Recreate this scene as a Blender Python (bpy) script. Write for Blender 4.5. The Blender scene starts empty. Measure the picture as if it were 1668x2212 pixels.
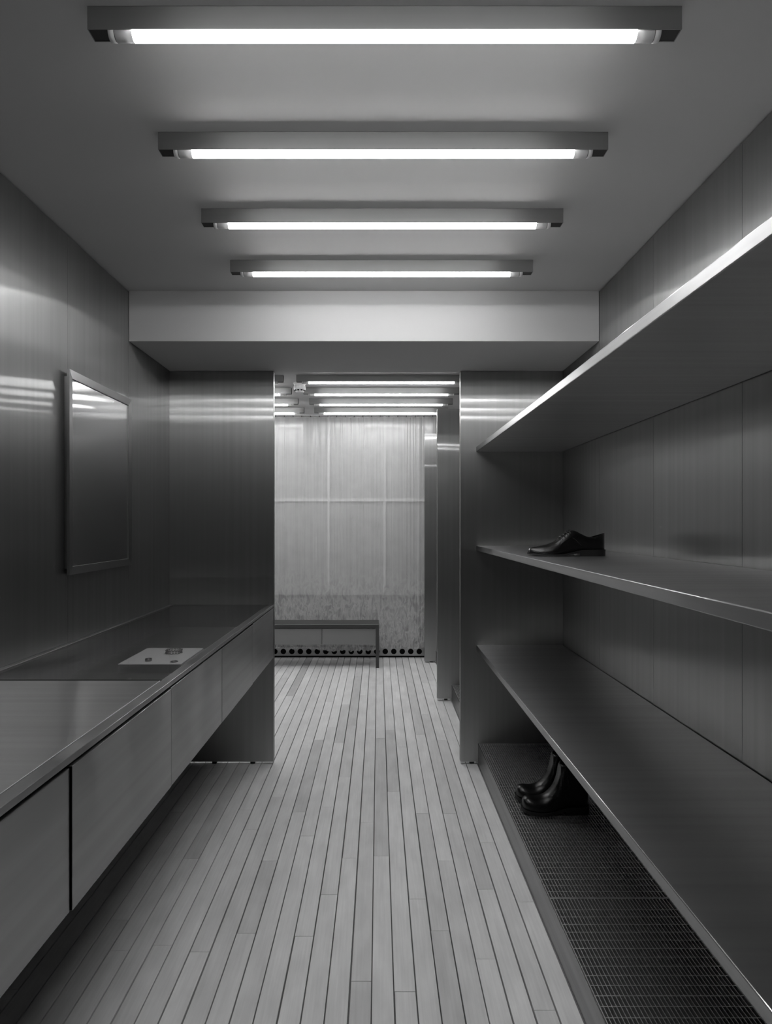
import bpy, bmesh, math, random
from mathutils import Vector, Matrix

rng = random.Random(7)
scene = bpy.context.scene
COL = scene.collection
PI = math.pi

# ---------------------------------------------------------------- camera, world, exposure
FPX = 1400.0            # focal length in pixels of the 1668 x 2212 frame
VPX, VPY = 817.4, 1131.0
CAMZ = 1.36
cam_d = bpy.data.cameras.new('camera')
cam = bpy.data.objects.new('camera', cam_d)
COL.objects.link(cam)
cam.location = (0, 0, CAMZ)
cam.rotation_euler = (PI / 2, 0, 0)
cam_d.sensor_fit = 'HORIZONTAL'
cam_d.sensor_width = 36.0
cam_d.lens = 36.0 * FPX / 1668.0
cam_d.shift_x = (834 - VPX) / 1668.0
cam_d.shift_y = (VPY - 1106) / 1668.0
cam_d.clip_start = 0.02
scene.camera = cam

world = bpy.data.worlds.new('world')
scene.world = world
world.use_nodes = True
world.node_tree.nodes['Background'].inputs[0].default_value = (0, 0, 0, 1)
world.node_tree.nodes['Background'].inputs[1].default_value = 0.0

scene.view_settings.view_transform = 'Standard'
scene.view_settings.look = 'None'
scene.view_settings.gamma = 1.0
scene.view_settings.use_curve_mapping = False
scene.view_settings.exposure = 0.0
TUBE_STRENGTH = 36.0

# ---------------------------------------------------------------- dimensions (metres)
XL, XR = -1.18, 1.0445       # steel wall faces of the front room
YN, YP, YF = -1.14, 3.66, 6.57   # near end, partitions, far wall
ZC = 2.46                    # ceiling
ZB = 2.222                   # underside of the beam
YB = 3.063                   # front of the beam
XBL = -2.2                   # left wall of the far room
MOD = 0.6

# ---------------------------------------------------------------- materials
def new_mat(name):
    m = bpy.data.materials.new(name)
    m.use_nodes = True
    nt = m.node_tree
    b = nt.nodes['Principled BSDF']
    return m, nt, b

def g(v):
    return (v, v, v, 1)

def plain(name, v, rough=0.6, metal=0.0, spec=0.5):
    m, nt, b = new_mat(name)
    b.inputs['Base Color'].default_value = g(v)
    b.inputs['Roughness'].default_value = rough
    b.inputs['Metallic'].default_value = metal
    b.inputs['Specular IOR Level'].default_value = spec
    return m

def nd(nt, kind, **kw):
    n = nt.nodes.new(kind)
    for k, v in kw.items():
        setattr(n, k, v)
    return n

def steel(name, axis, base=0.55, rough=0.14, aniso=0.75, broad=0.42, mix=0.5, wave=0.002, wave_scale=1.3, streak=0.05, wave_vec=(1, 1, 1)):
    """brushed stainless steel, grain along `axis`: a crisp lobe smeared across the grain plus a broad soft lobe"""
    m = bpy.data.materials.new(name)
    m.use_nodes = True
    nt = m.node_tree
    nt.nodes.clear()
    L = nt.links.new
    out = nd(nt, 'ShaderNodeOutputMaterial')
    geo = nd(nt, 'ShaderNodeNewGeometry')
    cr = nd(nt, 'ShaderNodeVectorMath', operation='CROSS_PRODUCT')
    cr.inputs[1].default_value = axis
    L(geo.outputs['True Normal'], cr.inputs[0])
    b1 = nd(nt, 'ShaderNodeBsdfAnisotropic'); b2 = nd(nt, 'ShaderNodeBsdfAnisotropic')
    for b_, r_, an in ((b1, rough, -aniso), (b2, broad, -0.4)):
        b_.distribution = 'MULTI_GGX'
        b_.inputs['Roughness'].default_value = r_
        b_.inputs['Anisotropy'].default_value = an
        L(cr.outputs[0], b_.inputs['Tangent'])
    # fine streaks along the grain
    mp = nd(nt, 'ShaderNodeMapping')
    mp.inputs['Scale'].default_value = [0.7 if abs(a) > 0.5 else 38.0 for a in axis]
    L(geo.outputs['Position'], mp.inputs[0])
    nz = nd(nt, 'ShaderNodeTexNoise')
    nz.inputs['Scale'].default_value = 1.0
    nz.inputs['Detail'].default_value = 4.0
    L(mp.outputs[0], nz.inputs['Vector'])
    mc = nd(nt, 'ShaderNodeMapRange')
    mc.inputs['From Min'].default_value = 0.3
    mc.inputs['From Max'].default_value = 0.7
    mc.inputs['To Min'].default_value = base * (1 - streak)
    mc.inputs['To Max'].default_value = base * (1 + streak)
    L(nz.outputs['Fac'], mc.inputs['Value'])
    cb = nd(nt, 'ShaderNodeCombineColor')
    for i in range(3):
        L(mc.outputs[0], cb.inputs[i])
    mx = nd(nt, 'ShaderNodeMixShader')
    mx.inputs[0].default_value = mix
    for k_, b_ in ((1, b1), (2, b2)):
        L(cb.outputs[0], b_.inputs['Color'])
        L(b_.outputs[0], mx.inputs[k_])
    L(mx.outputs[0], out.inputs[0])
    # slow sheet-metal waviness
    if wave > 0:
        wn = nd(nt, 'ShaderNodeTexNoise')
        wn.inputs['Scale'].default_value = wave_scale
        wn.inputs['Detail'].default_value = 0.5
        wm = nd(nt, 'ShaderNodeMapping'); wm.inputs['Scale'].default_value = wave_vec
        L(geo.outputs['Position'], wm.inputs[0]); L(wm.outputs[0], wn.inputs['Vector'])
        bp = nd(nt, 'ShaderNodeBump')
        bp.inputs['Strength'].default_value = 1.0
        bp.inputs['Distance'].default_value = wave
        L(wn.outputs['Fac'], bp.inputs['Height'])
        L(bp.outputs[0], b1.inputs['Normal'])
        L(bp.outputs[0], b2.inputs['Normal'])
    return m

M = {}
M['steel_wall'] = steel('brushed_steel_vertical_grain', (0, 0, 1), 0.40, 0.14, 0.90, 0.42, 0.58)
M['steel_part'] = steel('brushed_steel_partition', (0, 0, 1), 0.41, 0.15, 0.92, 0.40, 0.58, 0.0014)
M['steel_shelf'] = steel('brushed_steel_cross_grain', (1, 0, 0), 0.60, 0.16, 0.82, 0.45, 0.6)
M['steel_lip'] = steel('brushed_steel_long_grain', (0, 1, 0), 0.40, 0.18, 0.7, 0.42, 0.5, 0.002, 1.3, 0.14)
M['steel_edge'] = steel('brushed_steel_drawer', (0, 1, 0), 0.40, 0.15, 0.85, 0.45, 0.35, 0.012, 4.0, 0.06, (1, 1, 0.3))
M['housing'] = steel('brushed_steel_housing', (1, 0, 0), 0.46, 0.22, 0.6, 0.5, 0.5, 0.0)
M['steel_frame'] = plain('satin_steel_frame', 0.36, 0.3, 1.0)
M['steel_bench'] = plain('dark_steel_bench', 0.10, 0.4, 1.0)
M['steel_bar'] = plain('galvanised_bar', 0.75, 0.45, 1.0)
M['mirror'] = steel('polished_mirror_steel', (0, 0, 1), 0.60, 0.09, 0.85, 0.3, 0.2, 0.0010, 2.2, 0.02)
M['white'] = plain('white_paint', 0.465, 0.7)
M['near_wall'] = plain('dark_grey_paint', 0.10, 0.6)
M['black'] = plain('black_void', 0.008, 0.9, 0.0, 0.1)
M['end_block'] = plain('black_end_block', 0.03, 0.6)
M['backing'] = plain('grey_backing_board', 0.20, 0.8)
M['dark'] = plain('dark_backing', 0.03, 0.8)
M['rubber'] = plain('black_rubber', 0.012, 0.55)
M['plastic'] = plain('white_plastic', 0.7, 0.4)
M['cap'] = plain('tube_end_cap', 0.80, 0.35)
M['ring_metal'] = plain('tube_end_ring', 0.62, 0.3)
M['silver'] = plain('tarnished_silver', 0.32, 0.28, 1.0)
M['pad'] = plain('white_display_pad', 0.75, 0.7)
M['drawer_grey'] = plain('pale_bench_drawer', 0.20, 0.55)
M['plinth'] = plain('grey_window_plinth', 0.40, 0.7)
M['pane'] = plain('frosted_pane', 0.55, 0.5)
M['mullion'] = plain('white_mullion', 0.85, 0.5)
def leather(nm='black_polished_leather', rough=0.18):
    m, nt, b = new_mat(nm)
    b.inputs['Base Color'].default_value = g(0.004)
    b.inputs['Roughness'].default_value = rough
    b.inputs['Specular IOR Level'].default_value = 0.6
    nz = nd(nt, 'ShaderNodeTexNoise')
    nz.inputs['Scale'].default_value = 45
    nz.inputs['Detail'].default_value = 3
    bp = nd(nt, 'ShaderNodeBump')
    bp.inputs['Strength'].default_value = 0.25
    bp.inputs['Distance'].default_value = 0.0025
    nt.links.new(nz.outputs['Fac'], bp.inputs['Height'])
    nt.links.new(bp.outputs[0], b.inputs['Normal'])
    return m
M['leather'] = leather()
M['boot_leather'] = leather('black_boot_leather', 0.26)

def wood():
    m, nt, b = new_mat('pale_floor_board')
    L = nt.links.new
    oi = nd(nt, 'ShaderNodeObjectInfo')
    geo = nd(nt, 'ShaderNodeNewGeometry')
    off = nd(nt, 'ShaderNodeVectorMath', operation='MULTIPLY_ADD')
    off.inputs[1].default_value = (1, 1, 1)
    cx = nd(nt, 'ShaderNodeCombineXYZ')
    mul = nd(nt, 'ShaderNodeMath', operation='MULTIPLY')
    mul.inputs[1].default_value = 37.0
    L(oi.outputs['Random'], mul.inputs[0])
    for i in range(3):
        L(mul.outputs[0], cx.inputs[i])
    L(geo.outputs['Position'], off.inputs[0])
    L(cx.outputs[0], off.inputs[2])
    def noise(sc, detail):
        mp = nd(nt, 'ShaderNodeMapping')
        mp.inputs['Scale'].default_value = sc
        L(off.outputs[0], mp.inputs[0])
        n = nd(nt, 'ShaderNodeTexNoise')
        n.inputs['Scale'].default_value = 1.0
        n.inputs['Detail'].default_value = detail
        L(mp.outputs[0], n.inputs['Vector'])
        return n
    grain = noise((160, 4.5, 160), 4)
    blot = noise((14, 5, 14), 3)
    # tone = per-board value + grain + blotches
    rt = nd(nt, 'ShaderNodeValToRGB')
    rt.color_ramp.interpolation = 'LINEAR'
    e = rt.color_ramp.elements
    e[0].position, e[0].color = 0.0, g(0.48)
    e[1].position, e[1].color = 1.0, g(0.74)
    a = e.new(0.14); a.color = g(0.62)
    L(oi.outputs['Random'], rt.inputs[0])
    def rng_(n, lo, hi):
        mr = nd(nt, 'ShaderNodeMapRange')
        mr.inputs['From Min'].default_value = 0.25
        mr.inputs['From Max'].default_value = 0.75
        mr.inputs['To Min'].default_value = lo
        mr.inputs['To Max'].default_value = hi
        L(n.outputs['Fac'], mr.inputs['Value'])
        return mr
    g1 = rng_(grain, 0.93, 1.06)
    g2 = rng_(blot, 0.88, 1.10)
    mm = nd(nt, 'ShaderNodeMath', operation='MULTIPLY')
    L(g1.outputs[0], mm.inputs[0]); L(g2.outputs[0], mm.inputs[1])
    vm = nd(nt, 'ShaderNodeVectorMath', operation='SCALE')
    L(rt.outputs[0], vm.inputs[0]); L(mm.outputs[0], vm.inputs['Scale'])
    L(vm.outputs[0], b.inputs['Base Color'])
    b.inputs['Roughness'].default_value = 0.5
    b.inputs['Specular IOR Level'].default_value = 0.35
    return m
M['wood'] = wood()

def emit(name, s):
    m = bpy.data.materials.new(name)
    m.use_nodes = True
    nt = m.node_tree
    nt.nodes.clear()
    o = nd(nt, 'ShaderNodeOutputMaterial')
    e = nd(nt, 'ShaderNodeEmission')
    e.inputs[0].default_value = (1, 1, 1, 1)
    e.inputs[1].default_value = s
    nt.links.new(e.outputs[0], o.inputs[0])
    return m
M['tube'] = emit('lit_led_tube', TUBE_STRENGTH)

def thin_glass(name, tint=0.92, rough=0.0, extra=None, ior=1.5):
    m = bpy.data.materials.new(name)
    m.use_nodes = True
    nt = m.node_tree
    nt.nodes.clear()
    L = nt.links.new
    o = nd(nt, 'ShaderNodeOutputMaterial')
    t = nd(nt, 'ShaderNodeBsdfTransparent'); t.inputs[0].default_value = g(tint)
    s = nd(nt, 'ShaderNodeBsdfGlossy'); s.inputs['Roughness'].default_value = rough
    f = nd(nt, 'ShaderNodeFresnel'); f.inputs[0].default_value = ior
    mx = nd(nt, 'ShaderNodeMixShader')
    base = t
    if extra:
        d = nd(nt, 'ShaderNodeBsdfDiffuse'); d.inputs[0].default_value = g(extra[1])
        m2 = nd(nt, 'ShaderNodeMixShader'); m2.inputs[0].default_value = extra[0]
        L(t.outputs[0], m2.inputs[1]); L(d.outputs[0], m2.inputs[2])
        base = m2
    ge = nd(nt, 'ShaderNodeNewGeometry')
    iv = nd(nt, 'ShaderNodeMath', operation='SUBTRACT'); iv.inputs[0].default_value = 1.0
    fm_ = nd(nt, 'ShaderNodeMath', operation='MULTIPLY')
    L(ge.outputs['Backfacing'], iv.inputs[1]); L(iv.outputs[0], fm_.inputs[0]); L(f.outputs[0], fm_.inputs[1])
    L(fm_.outputs[0], mx.inputs[0]); L(base.outputs[0], mx.inputs[1]); L(s.outputs[0], mx.inputs[2])
    L(mx.outputs[0], o.inputs[0])
    return m
M['glass'] = thin_glass('clear_vitrine_glass', 0.90, 0.02)
M['acrylic'] = thin_glass('clear_acrylic', 0.80, 0.05, (0.30, 0.5))

def film():
    m = bpy.data.materials.new('translucent_plastic_film')
    m.use_nodes = True
    nt = m.node_tree
    nt.nodes.clear()
    L = nt.links.new
    o = nd(nt, 'ShaderNodeOutputMaterial')
    geo = nd(nt, 'ShaderNodeNewGeometry')
    mp = nd(nt, 'ShaderNodeMapping'); mp.inputs['Scale'].default_value = (48, 48, 0.7)
    L(geo.outputs['Position'], mp.inputs[0])
    n1 = nd(nt, 'ShaderNodeTexNoise'); n1.inputs['Scale'].default_value = 1.0; n1.inputs['Detail'].default_value = 5
    L(mp.outputs[0], n1.inputs['Vector'])
    n2 = nd(nt, 'ShaderNodeTexNoise'); n2.inputs['Scale'].default_value = 5.0; n2.inputs['Detail'].default_value = 6
    L(geo.outputs['Position'], n2.inputs['Vector'])
    mixn = nd(nt, 'ShaderNodeMath', operation='MULTIPLY_ADD')
    mixn.inputs[1].default_value = 0.55
    L(n1.outputs['Fac'], mixn.inputs[0])
    sc2 = nd(nt, 'ShaderNodeMath', operation='MULTIPLY'); sc2.inputs[1].default_value = 0.45
    L(n2.outputs['Fac'], sc2.inputs[0]); L(sc2.outputs[0], mixn.inputs[2])
    mr = nd(nt, 'ShaderNodeMapRange')
    mr.inputs['From Min'].default_value = 0.36; mr.inputs['From Max'].default_value = 0.64
    mr.inputs['To Min'].default_value = 0.35; mr.inputs['To Max'].default_value = 0.49
    L(mixn.outputs[0], mr.inputs['Value'])
    tr = nd(nt, 'ShaderNodeBsdfTransparent'); tr.inputs[0].default_value = g(0.95)
    df = nd(nt, 'ShaderNodeBsdfDiffuse'); df.inputs[0].default_value = g(0.26)
    tl = nd(nt, 'ShaderNodeBsdfTranslucent'); tl.inputs[0].default_value = g(0.66)
    gl = nd(nt, 'ShaderNodeBsdfGlossy'); gl.inputs['Roughness'].default_value = 0.15
    fr = nd(nt, 'ShaderNodeFresnel'); fr.inputs[0].default_value = 1.4
    # crinkles
    n3 = nd(nt, 'ShaderNodeTexNoise'); n3.inputs['Scale'].default_value = 34.0; n3.inputs['Detail'].default_value = 4
    n3.inputs['Distortion'].default_value = 1.5
    L(geo.outputs['Position'], n3.inputs['Vector'])
    bp = nd(nt, 'ShaderNodeBump'); bp.inputs['Distance'].default_value = 0.01
    sx = nd(nt, 'ShaderNodeSeparateXYZ'); L(geo.outputs['Position'], sx.inputs[0])
    ms = nd(nt, 'ShaderNodeMapRange'); ms.inputs['From Min'].default_value = 0.75; ms.inputs['From Max'].default_value = 0.45
    ms.inputs['To Min'].default_value = 0.04; ms.inputs['To Max'].default_value = 0.9
    L(sx.outputs[2], ms.inputs['Value']); L(ms.outputs[0], bp.inputs['Strength'])
    L(n3.outputs['Fac'], bp.inputs['Height'])
    for n in (df, gl, fr):
        L(bp.outputs[0], n.inputs['Normal'])
    # scuffed whitish creases in the crumpled lower part of the film
    n4 = nd(nt, 'ShaderNodeTexNoise'); n4.inputs['Scale'].default_value = 11.0; n4.inputs['Detail'].default_value = 5
    n4.inputs['Distortion'].default_value = 0.8
    m4 = nd(nt, 'ShaderNodeMapping'); m4.inputs['Scale'].default_value = (2.2, 2.2, 0.8)
    L(geo.outputs['Position'], m4.inputs[0]); L(m4.outputs[0], n4.inputs['Vector'])
    ab = nd(nt, 'ShaderNodeMath', operation='SUBTRACT'); ab.inputs[1].default_value = 0.5; L(n4.outputs['Fac'], ab.inputs[0])
    ab2 = nd(nt, 'ShaderNodeMath', operation='ABSOLUTE'); L(ab.outputs[0], ab2.inputs[0])
    rd = nd(nt, 'ShaderNodeMapRange'); rd.inputs['From Min'].default_value = 0.16; rd.inputs['From Max'].default_value = 0.0
    rd.inputs['To Min'].default_value = 0.0; rd.inputs['To Max'].default_value = 0.26
    L(ab2.outputs[0], rd.inputs['Value'])
    mk = nd(nt, 'ShaderNodeMapRange'); mk.inputs['From Min'].default_value = 0.95; mk.inputs['From Max'].default_value = 0.5
    L(sx.outputs[2], mk.inputs['Value'])
    sc = nd(nt, 'ShaderNodeMath', operation='MULTIPLY'); L(rd.outputs[0], sc.inputs[0]); L(mk.outputs[0], sc.inputs[1])
    op = nd(nt, 'ShaderNodeMath', operation='ADD'); L(mr.outputs[0], op.inputs[0]); L(sc.outputs[0], op.inputs[1])
    wv = nd(nt, 'ShaderNodeMath', operation='MULTIPLY_ADD'); wv.inputs[1].default_value = 0.7
    lo = nd(nt, 'ShaderNodeMath', operation='MULTIPLY_ADD'); lo.inputs[1].default_value = 0.0; lo.inputs[2].default_value = 0.66
    L(mk.outputs[0], lo.inputs[0]); L(lo.outputs[0], wv.inputs[2]); L(sc.outputs[0], wv.inputs[0])
    cw_ = nd(nt, 'ShaderNodeCombineColor')
    for i_ in range(3):
        L(wv.outputs[0], cw_.inputs[i_])
    L(cw_.outputs[0], df.inputs[0])
    a = nd(nt, 'ShaderNodeMixShader'); a.inputs[0].default_value = 0.3
    L(df.outputs[0], a.inputs[1]); L(tl.outputs[0], a.inputs[2])
    bmx = nd(nt, 'ShaderNodeMixShader')
    L(op.outputs[0], bmx.inputs[0]); L(tr.outputs[0], bmx.inputs[1]); L(a.outputs[0], bmx.inputs[2])
    c = nd(nt, 'ShaderNodeMixShader')
    L(fr.outputs[0], c.inputs[0]); L(bmx.outputs[0], c.inputs[1]); L(gl.outputs[0], c.inputs[2])
    L(c.outputs[0], o.inputs[0])
    return m
M['film'] = film()

# ---------------------------------------------------------------- mesh helpers
def box(bm, x0, x1, y0, y1, z0, z1, bev=0.0, seg=1):
    vs = [bm.verts.new((x, y, z)) for x in (x0, x1) for y in (y0, y1) for z in (z0, z1)]
    q = [(0, 1, 3, 2), (4, 6, 7, 5), (0, 4, 5, 1), (2, 3, 7, 6), (0, 2, 6, 4), (1, 5, 7, 3)]
    fs = [bm.faces.new([vs[i] for i in f]) for f in q]
    if bev > 0:
        es = list({e for f in fs for e in f.edges})
        bmesh.ops.bevel(bm, geom=es, offset=bev, segments=seg, affect='EDGES', profile=0.5)

def cyl(bm, p0, p1, r, n=16, r1=None, caps=True):
    p0, p1 = Vector(p0), Vector(p1)
    d = (p1 - p0).normalized()
    u = d.orthogonal().normalized()
    v = d.cross(u)
    r1 = r if r1 is None else r1
    a = [bm.verts.new(p0 + (u * math.cos(2 * PI * i / n) + v * math.sin(2 * PI * i / n)) * r) for i in range(n)]
    b = [bm.verts.new(p1 + (u * math.cos(2 * PI * i / n) + v * math.sin(2 * PI * i / n)) * r1) for i in range(n)]
    for i in range(n):
        bm.faces.new((a[i], a[(i + 1) % n], b[(i + 1) % n], b[i]))
    if caps:
        bm.faces.new(a[::-1]); bm.faces.new(b)

def lathe(bm, prof, c=(0, 0, 0), n=32):
    rings = []
    for r, z in prof:
        rings.append([bm.verts.new((c[0] + r * math.cos(2 * PI * i / n), c[1] + r * math.sin(2 * PI * i / n), c[2] + z)) for i in range(n)])
    for A, B in zip(rings, rings[1:]):
        for i in range(n):
            bm.faces.new((A[i], A[(i + 1) % n], B[(i + 1) % n], B[i]))
    bm.faces.new(rings[0][::-1]); bm.faces.new(rings[-1])

def tube_path(bm, pts, r, n=8, closed=False):
    pts = [Vector(p) for p in pts]
    rings = []
    N = len(pts)
    for i, p in enumerate(pts):
        a = pts[(i - 1) % N] if (closed or i > 0) else p
        b = pts[(i + 1) % N] if (closed or i < N - 1) else p
        d = (b - a).normalized()
        ref = Vector((0, 0, 1)) if abs(d.z) < 0.9 else Vector((1, 0, 0))
        u = d.cross(ref).normalized(); v = d.cross(u)
        rings.append([bm.verts.new(p + (u * math.cos(2 * PI * k / n) + v * math.sin(2 * PI * k / n)) * r) for k in range(n)])
    pairs = list(zip(rings, rings[1:])) + ([(rings[-1], rings[0])] if closed else [])
    for A, B in pairs:
        for k in range(n):
            bm.faces.new((A[k], A[(k + 1) % n], B[(k + 1) % n], B[k]))
    if not closed:
        bm.faces.new(rings[0][::-1]); bm.faces.new(rings[-1])

def obj(name, bm, mat, parent=None, smooth=False, xf=None):
    if xf:
        for v in bm.verts:
            v.co = xf(v.co)
    bmesh.ops.recalc_face_normals(bm, faces=bm.faces)
    me = bpy.data.meshes.new(name)
    bm.to_mesh(me); bm.free()
    me.materials.append(mat)
    if smooth:
        for p in me.polygons:
            p.use_smooth = True
    o = bpy.data.objects.new(name, me)
    COL.objects.link(o)
    if parent:
        o.parent = parent
        o.matrix_parent_inverse = parent.matrix_world.inverted()
    return o

def bobj(name, mat, parent, dims, bev=0.0, seg=1, xf=None):
    bm = bmesh.new()
    box(bm, *dims, bev, seg)
    return obj(name, bm, mat, parent, xf=xf)

def tag(o, label, cat=None, group=None, kind=None):
    o['label'] = label
    if cat: o['category'] = cat
    if group: o['group'] = group
    if kind: o['kind'] = kind
    return o

def thing(name, label, cat, loc=(0, 0, 0), group=None):
    o = bpy.data.objects.new(name, None)
    COL.objects.link(o)
    o.location = loc
    o.empty_display_size = 0.05
    bpy.context.view_layer.update() if False else None
    o.matrix_world = Matrix.Translation(loc)
    return tag(o, label, cat, group)

def piece(src, name, parent, dx=(0, 0, 0)):
    c = src.copy()
    COL.objects.link(c)
    c.name = name
    c.parent = parent
    c.matrix_parent_inverse = src.matrix_parent_inverse.copy()
    c.location = src.location + Vector(dx)
    return c

# ================================================================ SETTING
# floor: dark sub-floor with one board per plank
floor = bobj('floor', M['backing'], None, (XBL - 0.1, XR + 0.1, YN - 0.1, YF + 0.3, -0.06, -0.02))
tag(floor, 'pale grey plank floor with dark open joints', kind='structure')
BW, X0, GAP = 0.0645, -0.019, 0.0042
joints_px = [(707,1475),(833,1464),(864.6,1471),(784,1502),(873,1539),(670.7,1529.7),(916,1543),(902,1586),(950,1599),
 (796.6,1576),(838,1577),(818,1594),(714.7,1571),(756,1567),(687,1598),(660.6,1608),(611.5,1618.6),(863,1613),(728.6,1604.5),
 (711,1516),(742,1522),(596,1721.5),(381.5,1753),(530,1749),(644,1754),(541,1792),(661,1805.5),(415,1854),(583,1859),
 (740,1678),(700,1743),(788,1776),(845.5,1709.6),(908,1757),(967,1757),(819.6,1848.6),(959,1859),(1048,1820),(1048,1920),
 (752,1853.5),(261,2053),(353,2041.5),(432,2056),(531,2016),(656,2022),(709,1932),(899,1942),(950,2010),(778,2119),
 (1049,2071),(1131,1948),(1176,2182)]
rows = {}
for px, py in joints_px:
    s = (py - VPY) / CAMZ
    r = math.floor(((px - VPX) / s - X0) / BW)
    rows.setdefault(r, []).append(FPX / s)
r_lo = math.floor((XBL - X0) / BW)
r_hi = math.floor((0.64 - X0) / BW)
for r in range(r_lo, r_hi + 1):
    xa, xb = X0 + r * BW, X0 + (r + 1) * BW
    if xb < XL:                                   # far room only, mostly hidden
        cuts = [3.72, 3.72 + rng.uniform(1.0, 1.9), YF + 0.04]
    else:
        js = sorted(rows.get(r, []))
        ys = []
        for j in js:
            if not ys or j - ys[-1] > 0.12:
                ys.append(j)
        cuts = [YN]
        if not ys:
            ys = [rng.uniform(1.5, 5.5)]
        # fill long stretches with further joints outside what the photograph settles
        y = ys[0]
        pre = []
        while y - 1.7 > YN + 0.3:
            y -= rng.uniform(1.3, 1.9)
            if y > YN + 0.2:
                pre.append(y)
        post = []
        y = ys[-1]
        while y + 1.5 < YF:
            y += rng.uniform(1.2, 1.9)
            if y < YF - 0.2:
                post.append(y)
        cuts = [YN] + sorted(pre) + ys + post + [YF + 0.04]
    xa_, xb_ = max(xa, XBL), xb
    for y0, y1 in zip(cuts, cuts[1:]):
        if y1 - y0 < 0.03:
            continue
        bm = bmesh.new()
        dz = rng.uniform(-0.0008, 0.0)
        gx = GAP * rng.uniform(0.25, 0.75)
        box(bm, xa_ + gx, xb_ - GAP * 0.5, y0 + 0.0006, y1 - 0.0006, -0.02, dz, 0.0007)
        b = obj('floor_board', bm, M['wood'], floor)

# walls of steel sheets
def panel_wall(name, x_face, sign, y0, y1, label, z0=0.0, first=YP):
    back = bobj(name, M['backing'], None, (min(x_face - sign * 0.006, x_face - sign * 0.12), max(x_face - sign * 0.006, x_face - sign * 0.12), y0, y1 + (0.04 if y1 == YP else 0), -0.06, ZC + 0.1))
    tag(back, label, kind='structure')
    k = math.floor((y0 - first) / MOD + 1e-6)
    y = first + k * MOD
    while y < y1 - 1e-3:
        a, b = max(y, y0) + 0.0009, min(y + MOD, y1) - 0.0009
        if b - a > 0.02:
            bobj('wall_panel', M['steel_wall'], back, (min(x_face, x_face - sign * 0.006), max(x_face, x_face - sign * 0.006), a, b, z0, ZC - 0.007))
        y += MOD
    return back
panel_wall('wall_left', XL, 1, YN, YP, 'brushed stainless steel wall of tall sheets behind the counter')
panel_wall('wall_right', XR, -1, YN, YF, 'brushed stainless steel wall of tall sheets behind the shelves')
w = bobj('wall_near', M['near_wall'], None, (XL - 0.12, XR + 0.12, YN - 0.12, YN, -0.06, ZC + 0.1))
tag(w, 'plain painted wall closing the near end of the room', kind='structure')
w = bobj('wall_side', M['white'], None, (XBL - 0.1, XBL, YP - 0.06, YF + 0.3, -0.06, ZC + 0.1))
tag(w, 'plain painted side wall of the far room', kind='structure')
w = bobj('wall_divider', M['white'], None, (XBL - 0.1, XL - 0.12, YP - 0.06, YP + 0.04, -0.06, ZC + 0.1))
tag(w, 'plain wall between the front room and the far room', kind='structure')
w = bobj('ceiling', M['white'], None, (XL - 0.12, XR + 0.12, YN - 0.12, YP + 0.04, ZC, ZC + 0.1))
tag(w, 'plain white painted ceiling of the front room', kind='structure')
w = bobj('ceiling_far', M['white'], None, (XBL - 0.1, XR + 0.12, YP + 0.04, YF + 0.3, ZC, ZC + 0.1))
tag(w, 'plain white painted ceiling of the far room', kind='structure')
w = bobj('trim_1', M['white'], None, (XL + 0.001, XR - 0.001, YB, YP + 0.042, ZB, ZC), 0.001)
tag(w, 'white painted ceiling beam above the opening', kind='structure')

# far wall: window behind the film, perforated skirting
w = bobj('wall_far', M['plinth'], None, (XBL - 0.1, XR + 0.12, YF + 0.10, YF + 0.2, -0.06, ZC + 0.1))
tag(w, 'grey far wall behind the hanging plastic film', kind='structure')
win = bobj('window_1', M['pane'], None, (XBL, XR, YF + 0.062, YF + 0.085, 0.63, 0.66))
tag(win, 'frosted window with white glazing bars seen through the plastic film', kind='structure')
zs = [0.66, 1.60, ZC]
bobj('glazing_bar', M['mullion'], win, (XBL, XR, YF + 0.05, YF + 0.085, 1.585, 1.615), 0.002)
xs = [0.064 + 0.573 * k for k in range(-4, 3)]
for x in xs:
    if XBL < x < XR:
        for za, zb in ((0.661, 1.5845), (1.6155, ZC - 0.002)):
            bobj('glazing_bar', M['mullion'], win, (x - 0.013, x + 0.013, YF + 0.05, YF + 0.085, za, zb), 0.002)
ex = [XBL] + [x for x in xs if XBL < x < XR] + [XR]
for xa, xb in zip(ex, ex[1:]):
    for za, zb in ((0.66, 1.585), (1.615, ZC - 0.002)):
        bobj('window_pane', M['pane'], win, (xa + 0.013, xb - 0.013, YF + 0.07, YF + 0.078, za, zb))
sk = bmesh.new()
PITCH, HR, ZH = 0.0861, 0.028, 0.064
hx = [0.415 + PITCH * k for k in range(-31, 8)]
hx = [x for x in hx if XBL + PITCH / 2 < x < XR - PITCH / 2]
n = 32
for x in hx:
    inner, outer = [], []
    for i in range(n):
        a = 2 * PI * i / n
        c, s = math.cos(a), math.sin(a)
        k = (PITCH / 2) / max(abs(c), abs(s))
        inner.append(sk.verts.new((x + HR * c, YF, ZH + HR * s)))
        outer.append(sk.verts.new((x + k * c, YF, ZH + k * s)))
    for i in range(n):
        sk.faces.new((inner[i], outer[i], outer[(i + 1) % n], inner[(i + 1) % n]))
skirt = obj('baseboard_far', sk, M['steel_frame'])
sm = skirt.modifiers.new('thickness', 'SOLIDIFY'); sm.thickness = 0.003; sm.offset = -1
tag(skirt, 'steel skirting strip punched with a row of round holes', kind='structure')
w = bobj('trim_2', M['black'], None, (XBL, XR, YF + 0.03, YF + 0.05, -0.02, 0.112))
tag(w, 'dark cavity lining behind the punched skirting', kind='structure')

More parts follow.
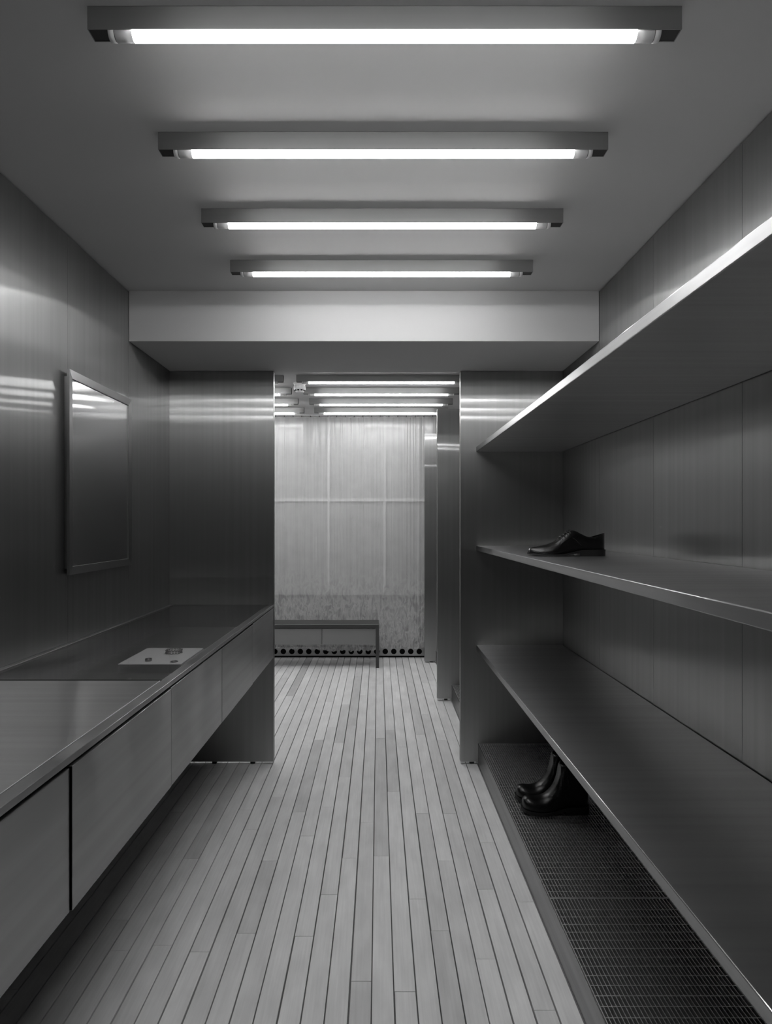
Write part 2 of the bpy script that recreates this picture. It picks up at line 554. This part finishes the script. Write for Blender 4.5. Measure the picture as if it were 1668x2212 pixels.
# ================================================================ BIG THINGS
# steel partitions
def partition(x0, x1, y, z1, label, feet, foot_mat):
    t = thing('steel_partition', label, 'partition', ((x0 + x1) / 2, y + 0.02, 0), 'steel partitions')
    bobj('panel', M['steel_part'], t, (x0, x1, y, y + 0.04, 0.0145, z1), 0.0008)
    for fx in feet:
        bobj('foot', foot_mat, t, (fx - 0.0125, fx + 0.0125, y + 0.008, y + 0.032, 0.0, 0.0145), 0.001)
    return t
partition(XL - 0.003, -0.592, YP, ZB - 0.002, 'full height steel partition on short black feet at the end of the counter', (-0.929, -0.712), M['rubber'])
partition(0.464, XR, YP, ZB - 0.002, 'full height steel partition closing off the shelf bay with the shoe', (0.53, 0.98), M['rubber'])
partition(0.4525, XR, 4.977, 2.24, 'free-standing steel partition in the far room, the one farther from the plastic film', (0.52, 0.98), M['rubber'])
partition(0.4525, XR, 6.335, 2.24, 'free-standing steel partition in the far room right beside the plastic film', (0.52, 0.98), M['rubber'])

# shelves: folded steel sheet with a front lip
XS = 0.553
def shelf(z, label):
    t = thing('wall_shelf', label, 'shelf', ((XS + XR) / 2, 1.3, z), 'steel wall shelves')
    bm = bmesh.new()
    box(bm, XS, XR - 0.003, YN + 0.002, YP - 0.0005, z - 0.0275, z, 0.0022, 2)
    o = obj('shelf_board', bm, M['steel_shelf'], t)
    o.data.materials.append(M['steel_lip'])
    for p in o.data.polygons:
        if abs(p.normal.x) > 0.3:
            p.material_index = 1
    return t
shelf(1.793, 'empty steel shelf, the highest on the panelled wall')
shelf(1.2350, 'steel shelf that carries the black lace-up shoe')
shelf(0.674, 'empty steel shelf, the lowest, just above the boots')

# grated plinth
ZG = 0.118
pl = thing('grating_plinth', 'low steel plinth with a kick plate under the floor gratings', 'plinth', (0.8, 1.3, 0))
bobj('kick_plate', M['steel_lip'], pl, (0.563, 0.567, YN + 0.002, YP - 0.001, 0.0, ZG), 0.0006)
bobj('dark_tray', M['dark'], pl, (0.567, XR - 0.001, YN + 0.002, YP - 0.001, 0.0, 0.045))
for yb in (4.976, 6.334):
    ya = YP + 0.041 if yb < 5 else 5.018
    bobj('kick_plate', M['steel_lip'], pl, (0.563, 0.567, ya, yb, 0.0, ZG), 0.0006)
    bobj('dark_tray', M['dark'], pl, (0.567, XR - 0.001, ya, yb, 0.0, 0.045))

BX0, BX1 = 0.568, XR - 0.002
def grating(y0, y1, label, single=True):
    t = thing('floor_grating', label, 'grating', ((BX0 + BX1) / 2, (y0 + y1) / 2, ZG - 0.03), 'floor gratings')
    bm = bmesh.new()
    e = 0.003
    box(bm, BX0, BX0 + e, y0, y1, ZG - 0.025, ZG)
    box(bm, BX1 - e, BX1, y0, y1, ZG - 0.025, ZG)
    box(bm, BX0 + e, BX1 - e, y0, y0 + e, ZG - 0.025, ZG)
    box(bm, BX0 + e, BX1 - e, y1 - e, y1, ZG - 0.025, ZG)
    obj('edge_frame', bm, M['steel_bar'], t)
    px_, py_ = 0.0113, 0.038
    nx = int((BX1 - BX0) / px_); ny = int((y1 - y0) / py_)
    if single:
        b0 = bobj('bearing_bar', M['steel_bar'], t, (BX0 + px_ - 0.0011, BX0 + px_ + 0.0011, y0 + e, y1 - e, ZG - 0.02, ZG - 0.0006))
        for i in range(2, nx):
            piece(b0, 'bearing_bar', t, (px_ * (i - 1), 0, 0))
        c0 = bobj('cross_bar', M['steel_bar'], t, (BX0 + e, BX1 - e, y0 + py_ - 0.0012, y0 + py_ + 0.0012, ZG - 0.010, ZG - 0.001))
        for j in range(2, ny):
            piece(c0, 'cross_bar', t, (0, py_ * (j - 1), 0))
    else:
        bm = bmesh.new()
        for i in range(1, nx):
            x = BX0 + px_ * i
            box(bm, x - 0.0009, x + 0.0009, y0 + e, y1 - e, ZG - 0.02, ZG - 0.0006)
        for j in range(1, ny):
            y = y0 + py_ * j
            box(bm, BX0 + e, BX1 - e, y - 0.0009, y + 0.0009, ZG - 0.010, ZG - 0.001)
        o = obj('bar_grid', bm, M['steel_bar'], t)
        o['kind'] = 'stuff'
grating(2.151, YP - 0.002, 'steel bar grating on which the black boots stand')
grating(0.642, 2.149, 'empty steel bar grating that butts against the one with the boots')
grating(-1.13, 0.640, 'empty steel bar grating at the near wall end of the plinth')
grating(YP + 0.042, 4.975, 'short steel bar grating between the two taller partitions', False)
grating(5.019, 6.333, 'short steel bar grating at the foot of the partition beside the plastic film', False)

# counter with drawers, solid top and glass vitrine (rises very slightly toward the near end)
XCF = -0.592
def cs(co):
    return Vector((co.x, co.y, co.z + 0.0045 * (YP - co.y)))
YV = 1.856
ct = thing('display_counter', 'wall-hung steel counter with drawer fronts, solid top and a glass-topped vitrine', 'counter', (-0.88, 1.3, 0.6))
Y0C, Y1C = YN + 0.003, YP - 0.001
XCB = XL + 0.001
bobj('carcass', M['dark'], ct, (XCB, XCF - 0.020, Y0C, Y1C, 0.606, 0.772), xf=cs)
bobj('vitrine_floor', M['steel_shelf'], ct, (XCB, XCF - 0.024, YV, Y1C, 0.772, 0.777), xf=cs)
bobj('vitrine_front', M['steel_lip'], ct, (XCF - 0.024, XCF - 0.020, YV, Y1C, 0.772, 0.888), xf=cs)
bobj('vitrine_back', M['steel_wall'], ct, (XCB, XCB + 0.003, YV, Y1C, 0.777, 0.893), xf=cs)
bobj('vitrine_end', M['steel_wall'], ct, (XCB, XCF - 0.024, YV - 0.004, YV, 0.772, 0.893), xf=cs)
bobj('under_top', M['dark'], ct, (XCB, XCF - 0.020, Y0C, YV - 0.004, 0.772, 0.888), xf=cs)
bobj('front_rim', M['steel_edge'], ct, (XCF - 0.030, XCF, Y0C, Y1C, 0.8885, 0.9025), 0.0012, 2, xf=cs)
bobj('worktop', M['steel_shelf'], ct, (XCB, XCF - 0.0302, Y0C, YV - 0.005, 0.8885, 0.9035), 0.0014, 2, xf=cs)
bobj('back_rim', M['steel_frame'], ct, (XCB, XCB + 0.022, YV + 0.0147, Y1C, 0.8935, 0.9025), 0.0008, xf=cs)
bobj('gasket', M['black'], ct, (XCB + 0.0002, XCF - 0.0305, YV - 0.0048, YV + 0.0145, 0.8935, 0.9015), xf=cs)
bobj('glass_pane', M['glass'], ct, (XCB + 0.0225, XCF - 0.0312, YV + 0.0147, Y1C, 0.8940, 0.9020), 0.0006, xf=cs)
y = YP
k = 0
while y > Y0C + 0.05:
    y0 = max(y - 0.602, Y0C)
    o_ = (0.0, 0.0, -0.0006, 0.0004, -0.0035, 0.0, 0.0, 0.0)[k % 8]
    zt = (0.8835, 0.880, 0.8815, 0.880, 0.8775, 0.88, 0.88, 0.88)[k % 8]
    bobj('drawer_front', M['steel_edge'], ct, (XCF - 0.0195, XCF + o_, y0 + 0.0018, y - 0.0018, 0.600 + (0.003 if k == 0 else 0), zt), 0.0012, 2, xf=cs)
    y -= 0.602
    k += 1

# framed mirror on the left wall
MX0 = XL + 0.0305
mi = thing('wall_mirror', 'rectangular polished steel mirror in a mitred steel frame standing off the wall', 'mirror', (XL + 0.016, 2.72, 1.167))
my0, my1, mz0, mz1 = 2.412, 3.022, 1.168, 1.936
lip = 0.030
bobj('backing', M['steel_frame'], mi, (XL + 0.0002, XL + 0.021, my0 + 0.022, my1 - 0.022, mz0 + 0.022, mz1 - 0.022))
bobj('mirror_sheet', M['mirror'], mi, (XL + 0.0212, XL + 0.0225, my0 + lip - 0.004, my1 - lip + 0.004, mz0 + lip - 0.004, mz1 - lip + 0.004))
def frame_side(pts_o, pts_i):
    bm = bmesh.new()
    xa, xb = XL + 0.0208, MX0
    P = [(pts_o[0]), (pts_o[1]), (pts_i[1]), (pts_i[0])]
    a = [bm.verts.new((xb, p[0], p[1])) for p in P]
    # slope the lip slightly inward so that it catches light
    a[2].co.x -= 0.003; a[3].co.x -= 0.003
    b = [bm.verts.new((xa, p[0], p[1])) for p in P]
    bm.faces.new(a); bm.faces.new(b[::-1])
    for i in range(4):
        bm.faces.new((a[i], a[(i + 1) % 4], b[(i + 1) % 4], b[i]))
    obj('frame_rail', bm, M['steel_frame'], mi)
O = [(my0, mz0), (my1, mz0), (my1, mz1), (my0, mz1)]
I = [(my0 + lip, mz0 + lip), (my1 - lip, mz0 + lip), (my1 - lip, mz1 - lip), (my0 + lip, mz1 - lip)]
for i in range(4):
    frame_side((O[i], O[(i + 1) % 4]), (I[i], I[(i + 1) % 4]))

# bench in the far room
be = thing('bench', 'long dark steel bench with pale drawer fronts in front of the plastic film', 'bench', (-0.78, 6.25, 0))
bx0, bx1, by0, by1, bz = -1.575, 0.007, 6.10, 6.41, 0.408
bobj('seat_top', M['steel_bench'], be, (bx0, bx1, by0, by1, bz - 0.033, bz), 0.0015)
for xa in (bx0, bx1 - 0.031):
    for ya in (by0, by1 - 0.031):
        bobj('leg', M['steel_bench'], be, (xa, xa + 0.031, ya, ya + 0.031, 0.0, bz - 0.033), 0.001)
dx = (bx1 - 0.033 - (bx0 + 0.033)) / 3
for i in range(3):
    xa = bx0 + 0.033 + dx * i
    d = bobj('drawer', M['drawer_grey'], be, (xa + 0.0018, xa + dx - 0.0018, by0 + 0.012, by1 - 0.02, 0.218, bz - 0.038), 0.0015)

# hanging plastic film
def film_mesh():
    bm = bmesh.new()
    xa, xb = -2.12, 1.03
    NX, NZ = 900, 90
    r2 = random.Random(3)
    ph = [(r2.uniform(5, 60), r2.uniform(0, 6.28), r2.uniform(0.2, 1.0)) for _ in range(14)]
    creases = [(-0.146, 0.0045, 0.005), (0.30, 0.005, 0.006), (0.345, -0.006, 0.008), (0.385, 0.006, 0.007), (0.415, -0.005, 0.006), (0.44, 0.006, 0.008)]
    creases += [(r2.uniform(-2.0, 1.0), r2.choice((-1, 1)) * r2.uniform(0.001, 0.003), r2.uniform(0.003, 0.008)) for _ in range(46)]
    def fold(x, t):           # t: 0 bottom .. 1 top
        s = 0
        for f, p, a in ph:
            s += a * math.sin(f * x + p + 0.5 * (1 - t) * math.sin(f * 0.2)) / (1 + f * 0.06)
        right = max(0.0, min(1.0, (x - 0.22) / 0.25))
        c_ = 0
        for cx, ca, cw in creases:
            d = (x - cx - 0.012 * (1 - t) * math.sin(cx * 40)) / cw
            if abs(d) < 3:
                c_ += ca * math.exp(-d * d) * (0.35 + 0.65 * t)
        return s * 0.0038 * (0.45 + 0.55 * t) * (1 + 1.4 * right) + c_
    rows_ = []
    for j in range(NZ + 1):
        t = j / NZ
        row = []
        for i in range(NX + 1):
            x = xa + (xb - xa) * i / NX
            sw = max(0.0, min(1.0, (x + 0.66) / 0.1)) * max(0.0, min(1.0, (0.0 - x) / 0.08))
            zb_ = 0.104 - 0.026 * sw + 0.006 * math.sin(31 * x) + 0.005 * math.sin(77 * x + 1) + 0.004 * math.sin(140 * x)
            scal = 0.006 * abs(math.sin(PI * (x - 0.02) / 0.088))
            zt_ = ZC - 0.022 - scal
            z = zb_ + (zt_ - zb_) * t
            low = max(0.0, 1 - z / 0.7)
            cr = low * 0.005 * (math.sin(48 * z + 9 * math.sin(7 * x)) * math.sin(21 * x + 3 * math.sin(11 * z)) + 0.6 * math.sin(90 * z + 5 * math.sin(31 * x)) * math.sin(67 * x + 4 * math.sin(23 * z)))
            row.append(bm.verts.new((x, YF - 0.032 + fold(x, t) + cr, z)))
        rows_.append(row)
    for A, B in zip(rows_, rows_[1:]):
        for i in range(NX):
            bm.faces.new((A[i], A[i + 1], B[i + 1], B[i]))
    return bm
fm = thing('plastic_curtain', 'large translucent plastic film hanging from the ceiling over the window', 'curtain', (-0.5, YF - 0.03, 0.1))
obj('film_sheet', film_mesh(), M['film'], fm, smooth=True)
bobj('curtain_rail', M['plastic'], fm, (-2.13, 1.03, YF - 0.045, YF - 0.019, ZC - 0.012, ZC - 0.0005), 0.001)
h0 = None
for i in range(35):
    x = 0.02 - 0.088 * 24 + 0.088 * i
    if x > 1.02:
        break
    if h0 is None:
        bm = bmesh.new()
        cyl(bm, (x, YF - 0.032, ZC - 0.026), (x, YF - 0.032, ZC - 0.011), 0.004, 8)
        h0 = obj('curtain_glider', bm, M['dark'], fm); hx0 = x
    else:
        piece(h0, 'curtain_glider', fm, (x - hx0, 0, 0))

# ================================================================ TUBE LIGHTS
LW, LD, LH = 1.264, 0.037, 0.049
def tube_light(x, y, label, group, name='tube_light'):
    t = thing(name, label, 'ceiling light', (x, y + LD / 2, ZC - 0.0005), group)
    z = ZC - 0.0005
    bm = bmesh.new()
    th = 0.002
    x0, x1 = x - LW / 2, x + LW / 2
    box(bm, x0, x1, y, y + th, z - LH, z)
    box(bm, x0, x1, y + LD - th, y + LD, z - LH, z)
    box(bm, x0, x1, y + th, y + LD - th, z - 0.003, z)
    box(bm, x0, x0 + th, y + th, y + LD - th, z - LH, z - 0.003)
    box(bm, x1 - th, x1, y + th, y + LD - th, z - LH, z - 0.003)
    obj('housing', bm, M['housing'], t)
    for a in (x0 + th, x1 - 0.041):
        bobj('end_block', M['end_block'], t, (a, a + 0.039, y + th, y + LD - th, z - LH + 0.001, z - 0.003))
    r = 0.0155
    zc, yc = z - 0.0465, y + LD / 2
    bm = bmesh.new()
    cyl(bm, (x - 0.5395, yc, zc), (x + 0.5395, yc, zc), r, 24)
    obj('glowing_tube', bm, M['tube'], t, smooth=True)
    for s in (-1, 1):
        bm = bmesh.new()
        cyl(bm, (x + s * 0.5397, yc, zc), (x + s * 0.577, yc, zc), r, 24)
        c = obj('end_cap', bm, M['cap'], t, smooth=True)
        bm = bmesh.new()
        cyl(bm, (x + s * 0.5785, yc, zc), (x + s * 0.5905, yc, zc), r * 1.02, 24)
        obj('end_ring', bm, M['ring_metal'], c, smooth=True)
        bm = bmesh.new()
        cyl(bm, (x + s * 0.577, yc, zc), (x + s * 0.5785, yc, zc), r * 0.93, 24)
        obj('cap_groove', bm, M['dark'], c)
    return t
SP = 0.4424
front_y = [1.377 + SP * k for k in range(-1, 4)]
names_front = ['steel tube light on the front room ceiling, %s from the white beam' % q for q in ('fifth', 'fourth', 'third', 'second', 'first')]
for yy, nm in zip(front_y, names_front):
    tube_light(0.0135, yy, nm, 'tube lights on the front room ceiling', 'tube_light_offscreen' if yy < 1.3 else 'tube_light')
ords = ['fourth', 'third', 'second', 'first']
for k in range(4):
    yy = 4.795 + 0.4480 * k
    tube_light(0.024, yy, 'far room tube light lined up with the opening, %s from the plastic film' % ords[k], 'tube lights on the far room ceiling')
    tube_light(-1.337, yy, 'far room tube light behind the counter end partition, %s from the plastic film' % ords[k], 'tube lights on the far room ceiling')

# ================================================================ SMALL THINGS
sd = thing('smoke_detector', 'white round smoke detector on the far room ceiling', 'smoke detector', (-0.615, 5.07, ZC))
bm = bmesh.new(); lathe(bm, [(0.052, -0.001), (0.052, -0.008), (0.046, -0.012), (0.040, -0.026)], (-0.615, 5.07, ZC)); obj('base_plate', bm, M['plastic'], sd)
bm = bmesh.new(); lathe(bm, [(0.046, -0.0262), (0.0475, -0.032), (0.0475, -0.046), (0.044, -0.055), (0.034, -0.068), (0.03, -0.074)], (-0.615, 5.07, ZC)); obj('sensor_head', bm, M['plastic'], sd)
for k in range(10):
    a = 2 * PI * k / 10 + 0.157
    bm = bmesh.new()
    box(bm, -0.007, 0.007, -0.003, 0.003, -0.0045, 0.0045)
    R = Matrix.Translation((-0.615 + 0.0398 * math.cos(a), 5.07 + 0.0398 * math.sin(a), ZC - 0.0605)) @ Matrix.Rotation(a + PI / 2, 4, 'Z') @ Matrix.Rotation(0.6, 4, 'X')
    bmesh.ops.transform(bm, matrix=R, verts=bm.verts)
    obj('vent_slot', bm, M['black'], sd)

# jewellery on its acrylic block, inside the vitrine
def zc_(y, z):
    return z + 0.0045 * (YP - y)
TX0, TX1, TY0, TY1 = -1.004, -0.760, 2.496, 2.818
zt0 = zc_(2.65, 0.777) + 0.0008
tr = thing('display_block', 'clear acrylic block with a white pad inside the vitrine', 'display block', ((TX0 + TX1) / 2, 2.65, zt0))
bobj('acrylic_block', M['acrylic'], tr, (TX0, TX1, TY0, TY1, zt0, zt0 + 0.034), 0.001)
bobj('white_pad', M['pad'], tr, (TX0 + 0.001, TX1 - 0.001, TY0 + 0.001, TY1 - 0.001, zt0 + 0.0342, zt0 + 0.037), 0.0006)
zp = zt0 + 0.0371
def at_pad(px, py):
    s = (py - VPY) / (CAMZ - zp)
    return (px - VPX) / s, FPX / s
# bracelet of twisted links
cxb, cyb = at_pad(375.8, 1411.0)
bm = bmesh.new()
NL = 16
for i in range(NL):
    a = 2 * PI * i / NL
    pts = []
    for k in range(12):
        b = 2 * PI * k / 12
        u = 0.0098 * math.cos(b); v = 0.0068 * math.sin(b)
        tw = 0.7 if i % 2 else -0.7
        rad = 0.0315 + v * math.sin(tw) * 0.6
        ang = a + u / 0.0315
        pts.append((cxb + rad * math.cos(ang), cyb + rad * math.sin(ang), zp + 0.0085 + v * math.cos(tw * 0.5)))
    tube_path(bm, pts, 0.0016, 6, True)
tag(obj('bracelet', bm, M['silver'], None, smooth=True), 'silver bracelet of twisted open links on the white pad', 'bracelet')
def ring(px, py, rad, h, tr_, label, knob):
    cx, cy = at_pad(px, py)
    bm = bmesh.new()
    n_ = 28
    rings_ = []
    for (dr, z) in ((0, 0), (tr_, 0.0006), (tr_, h - 0.0006), (0, h), (-tr_ * 0.6, h - 0.0008), (-tr_ * 0.6, 0.0008)):
        rings_.append([bm.verts.new((cx + (rad + dr * (1 + (knob * math.sin(7 * 2 * PI * i / n_)))) * math.cos(2 * PI * i / n_),
                                     cy + (rad + dr * (1 + (knob * math.sin(7 * 2 * PI * i / n_)))) * math.sin(2 * PI * i / n_), zp + z)) for i in range(n_)])
    for A, B in zip(rings_, rings_[1:] + rings_[:1]):
        for i in range(n_):
            bm.faces.new((A[i], A[(i + 1) % n_], B[(i + 1) % n_], B[i]))
    tag(obj('finger_ring', bm, M['silver'], None, smooth=True), label, 'ring', 'finger rings on the white pad')
ring(320.7, 1428.0, 0.0110, 0.0110, 0.0016, 'broad silver band ring, the taller of the two on the white pad', 0.3)
ring(376.2, 1430.0, 0.0118, 0.0045, 0.0022, 'thin knobbly silver ring, the lower of the two on the white pad', 0.7)

# ---------------------------------------------------------------- footwear
def interp(keys, x):
    """smooth piecewise interpolation (monotone cubic-like)"""
    if x <= keys[0][0]: return keys[0][1]
    if x >= keys[-1][0]: return keys[-1][1]
    for i in range(len(keys) - 1):
        x0, y0 = keys[i]; x1, y1 = keys[i + 1]
        if x0 <= x <= x1:
            def slope(j):
                if j <= 0 or j >= len(keys) - 1: 
                    jj = min(max(j, 0), len(keys) - 2)
                    return (keys[jj + 1][1] - keys[jj][1]) / (keys[jj + 1][0] - keys[jj][0])
                a = (keys[j][1] - keys[j - 1][1]) / (keys[j][0] - keys[j - 1][0])
                b = (keys[j + 1][1] - keys[j][1]) / (keys[j + 1][0] - keys[j][0])
                return 0 if a * b <= 0 else 2 * a * b / (a + b)
            h = x1 - x0; t = (x - x0) / h
            m0, m1 = slope(i) * h, slope(i + 1) * h
            return ((2 * t**3 - 3 * t**2 + 1) * y0 + (t**3 - 2 * t**2 + t) * m0 + (-2 * t**3 + 3 * t**2) * y1 + (t**3 - t**2) * m1)
    return keys[-1][1]

def footwear(name, label, cat, loc, L, W, T, O, S, heel_from, sole_t, extra, group, yaw=0.0, welt=0.004, side_e=(0.75, 0.4)):
    """toe at local x = 0, heel at x = L; W half width, T height of the upper above the sole,
    O half width of the opening, S height of the sole's upper side"""
    t = thing(name, label, cat, (0, 0, 0), group)
    xs_ = []
    n_ = 64
    for i in range(n_ + 1):
        u = i / n_
        xs_.append(0.5 * (1 - math.cos(PI * u)) * 0.55 + u * 0.45)
    for k_ in range(len(T) - 1):           # extra stations where the top line is steep
        if abs(T[k_ + 1][1] - T[k_][1]) / max(1e-4, (T[k_ + 1][0] - T[k_][0])) > 0.35:
            for q in range(1, 6):
                xs_.append(T[k_][0] + (T[k_ + 1][0] - T[k_][0]) * q / 6)
    xs_ = sorted(set(round(x, 5) for x in xs_))
    bm = bmesh.new()
    NV = 12
    prev = None
    for x in xs_:
        w_, h_, o_, s_ = interp(W, x), interp(T, x), max(0.0, interp(O, x)), interp(S, x)
        o_ = min(o_, w_ * 0.85)
        f = min(1, max(0, (h_ - 0.055) / 0.07))
        e1 = side_e[0] + (side_e[1] - side_e[0]) * f
        col_l, col_r = [], []
        for j in range(NV + 1):
            ph = 0.5 * PI * j / NV
            yy = o_ + (w_ - o_) * (math.cos(ph) ** e1 if j < NV else 0)
            zz = s_ + h_ * (math.sin(ph) ** 0.85)
            col_l.append(bm.verts.new((x * L, -yy, zz)))
            col_r.append(bm.verts.new((x * L, yy, zz)))
        if prev:
            for A, B, flip in ((prev[0], col_l, 0), (prev[1], col_r, 1)):
                for j in range(NV):
                    q = (A[j], B[j], B[j + 1], A[j + 1])
                    bm.faces.new(q if not flip else q[::-1])
        prev = (col_l, col_r)
    bmesh.ops.remove_doubles(bm, verts=bm.verts, dist=0.00025)
    up = obj('upper', bm, M['boot_leather'] if cat == 'boot' else M['leather'], t, smooth=True)
    sm_ = up.modifiers.new('thickness', 'SOLIDIFY'); sm_.thickness = 0.0025; sm_.offset = -1
    # sole follows S, a little wider than the upper
    def slab(x_a, x_b, top, bot, grow, nm, mat):
        bm = bmesh.new()
        N = 48
        ring_t, ring_b = [], []
        pts = []
        for i in range(N + 1):
            u = x_a + (x_b - x_a) * 0.5 * (1 - math.cos(PI * i / N))
            pts.append(u)
        def wid(u):
            ww = interp(W, u)
            return ww * (1 + grow / 0.042)
        outline = []
        for u in pts:
            outline.append((u, wid(u)))
        if x_a <= 0.0: outline[0] = (outline[0][0], outline[0][1])
        loop = [(u, -w) for u, w in outline] + [(u, w) for u, w in reversed(outline)]
        xa_ext = lambda u: (u - 0.5) * (L + 2 * grow) + L / 2
        vt = [bm.verts.new((xa_ext(u), w, top(u))) for u, w in loop]
        vb = [bm.verts.new((xa_ext(u), w, bot(u))) for u, w in loop]
        m_ = len(loop)
        for i in range(m_):
            bm.faces.new((vt[i], vt[(i + 1) % m_], vb[(i + 1) % m_], vb[i]))
        h = m_ // 2
        for i in range(h - 1):
            bm.faces.new((vt[i], vt[i + 1], vt[m_ - 2 - i], vt[m_ - 1 - i]))
            bm.faces.new((vb[i], vb[m_ - 1 - i], vb[m_ - 2 - i], vb[i + 1]))
        return obj(nm, bm, mat, t)
    slab(0, 1, lambda u: interp(S, u) + 0.0008, lambda u: max(0.0006, interp(S, u) - sole_t), welt, 'sole', M['rubber'])
    slab(heel_from, 1, lambda u: interp(S, u) - sole_t + 0.0002, lambda u: 0.0004, welt * 0.9, 'heel', M['rubber'])
    if extra:
        extra(t, L, W, T, O, S)
    Mx = Matrix.Translation(loc) @ Matrix.Rotation(yaw, 4, 'Z')
    t.matrix_world = Mx
    return t

W_SHOE = [(0, .004), (.004, .010), (.010, .0155), (.03, .0235), (.08, .032), (.18, .041), (.32, .0465), (.45, .042), (.58, .036), (.72, .032), (.86, .0315), (.94, .027), (.98, .017), (1, .006)]
T_SHOE = [(0, .010), (.02, .017), (.06, .0225), (.14, .029), (.24, .037), (.33, .047), (.40, .060), (.47, .073), (.53, .081), (.565, .083), (.60, .079), (.68, .062), (.76, .051), (.83, .049), (.91, .055), (1, .064)]
O_SHOE = [(0, 0), (.56, 0), (.60, .009), (.66, .017), (.76, .0215), (.88, .021), (.95, .016), (1, .004)]
S_SHOE = [(0, .0135), (.12, .009), (.3, .0065), (.45, .0095), (.6, .0185), (.7, .0235), (1, .0245)]

def surf(W, T, O, S, L, x, ph, side=-1, off=0.0012, e=0.75):
    w_, h_, o_, s_ = interp(W, x), interp(T, x), max(0, interp(O, x)), interp(S, x)
    yy = (o_ + (w_ - o_) * max(0, math.cos(ph)) ** e) + off
    zz = s_ + (h_ + off) * (math.sin(ph) ** 0.85)
    return Vector((x * L, side * yy, zz))

def shoe_extra(t, L, W, T, O, S):
    # quarter (facing) seam line on both sides
    for side in (-1, 1):
        pts = []
        for i in range(19):
            u = i / 18
            x = 0.385 + 0.30 * u
            ph = (0.60 + 0.20 * math.sin(PI * min(1, u * 1.25) * 0.8) - 0.55 * u ** 2.2)
            pts.append(surf(W, T, O, S, L, x, max(0.12, ph), side, 0.0006, 0.72))
        bm = bmesh.new(); tube_path(bm, pts, 0.0011, 6)
        obj('quarter_seam', bm, M['leather'], t, smooth=True)
        # front edge of the lace facing
        pts = [surf(W, T, O, S, L, 0.385 + 0.02 * i / 6, 0.60 + 0.80 * i / 6, side, 0.0006, 0.72) for i in range(7)]
        bm = bmesh.new(); tube_path(bm, pts, 0.0011, 6)
        obj('facing_edge', bm, M['leather'], t, smooth=True)
    # laces across the tongue
    for k in range(4):
        x = 0.42 + 0.038 * k
        pts = [surf(W, T, O, S, L, x + 0.008 * (i / 8 - 0.5), 0.98 + (PI / 2 - 0.98) * (1 - abs(i - 4) / 4), -1 if i < 4 else 1, 0.0024, 0.72) if i != 4
               else surf(W, T, O, S, L, x, PI / 2, 1, 0.0030, 0.72) * 1.0 for i in range(9)]
        pts[4].y = 0
        bm = bmesh.new(); tube_path(bm, pts, 0.0015, 6)
        obj('lace', bm, M['rubber'], t, smooth=True)
    # bow
    top = surf(W, T, O, S, L, 0.545, PI / 2, 1, 0.004)
    for s in (-1, 1):
        pts = []
        for i in range(14):
            a = 2 * PI * i / 14
            pts.append((top.x - 0.004 + 0.006 * math.sin(a), s * (0.010 - 0.010 * math.cos(a)), top.z - 0.001 - 0.004 * (1 - math.cos(a)) * 0.6 + 0.002 * math.sin(a)))
        bm = bmesh.new(); tube_path(bm, pts, 0.0013, 6, True)
        obj('lace_bow', bm, M['rubber'], t, smooth=True)

footwear('dress_shoe', 'black polished leather lace-up shoe standing on the middle steel shelf', 'shoe', (0.579, 2.456 + 0.045, 1.2352), 0.292,
         W_SHOE, T_SHOE, O_SHOE, S_SHOE, 0.64, 0.0062, shoe_extra, None, yaw=0.0)

W_BOOT = [(0, .005), (.004, .012), (.012, .020), (.04, .034), (.10, .0435), (.2, .049), (.33, .0505), (.47, .044), (.6, .039), (.75, .0365), (.88, .036), (.95, .030), (.985, .019), (1, .008)]
T_BOOT = [(0, .024), (.02, .037), (.06, .046), (.12, .050), (.2, .050), (.28, .053), (.36, .062), (.43, .079), (.49, .100), (.53, .124), (.555, .150), (.572, .178), (.585, .183), (1, .183)]
O_BOOT = [(0, 0), (.575, 0), (.60, .018), (.66, .029), (.78, .034), (.9, .031), (.97, .019), (1, .005)]
S_BOOT = [(0, .0215), (.12, .0165), (.3, .0135), (.45, .0165), (.6, .026), (.7, .030), (1, .031)]
def boot_extra(t, L, W, T, O, S):
    bm = bmesh.new()
    pts = [surf(W, T, O, S, L, 0.66 + 0.015 * math.sin(i), 0.35 + 1.1 * i / 10, -1, 0.0006, 0.42) for i in range(11)]
    tube_path(bm, pts, 0.0009, 5); obj('gore_seam', bm, M['leather'], t, smooth=True)
    bm = bmesh.new()
    pts = [surf(W, T, O, S, L, 0.86 - 0.01 * math.sin(i), 0.35 + 1.1 * i / 10, -1, 0.0006, 0.42) for i in range(11)]
    tube_path(bm, pts, 0.0009, 5); obj('gore_seam', bm, M['leather'], t, smooth=True)
    # pull tab at the back
    bm = bmesh.new()
    box(bm, L - 0.004, L + 0.001, -0.008, 0.008, 0.185, 0.232, 0.001)
    obj('pull_tab', bm, M['rubber'], t)
for yb, lb in ((2.797, 'black leather ankle boot on the grating, the one farther from the steel partition'),
               (2.918, 'black leather ankle boot on the grating, the one nearer the steel partition')):
    footwear('ankle_boot', lb, 'boot', (0.620, yb, ZG + 0.0002), 0.284, W_BOOT, T_BOOT, O_BOOT, S_BOOT, 0.62, 0.0115, boot_extra, 'pair of ankle boots', welt=0.0045)

# light paths
scene.cycles.max_bounces = 8
scene.cycles.glossy_bounces = 5
scene.cycles.diffuse_bounces = 4
scene.cycles.transparent_max_bounces = 12
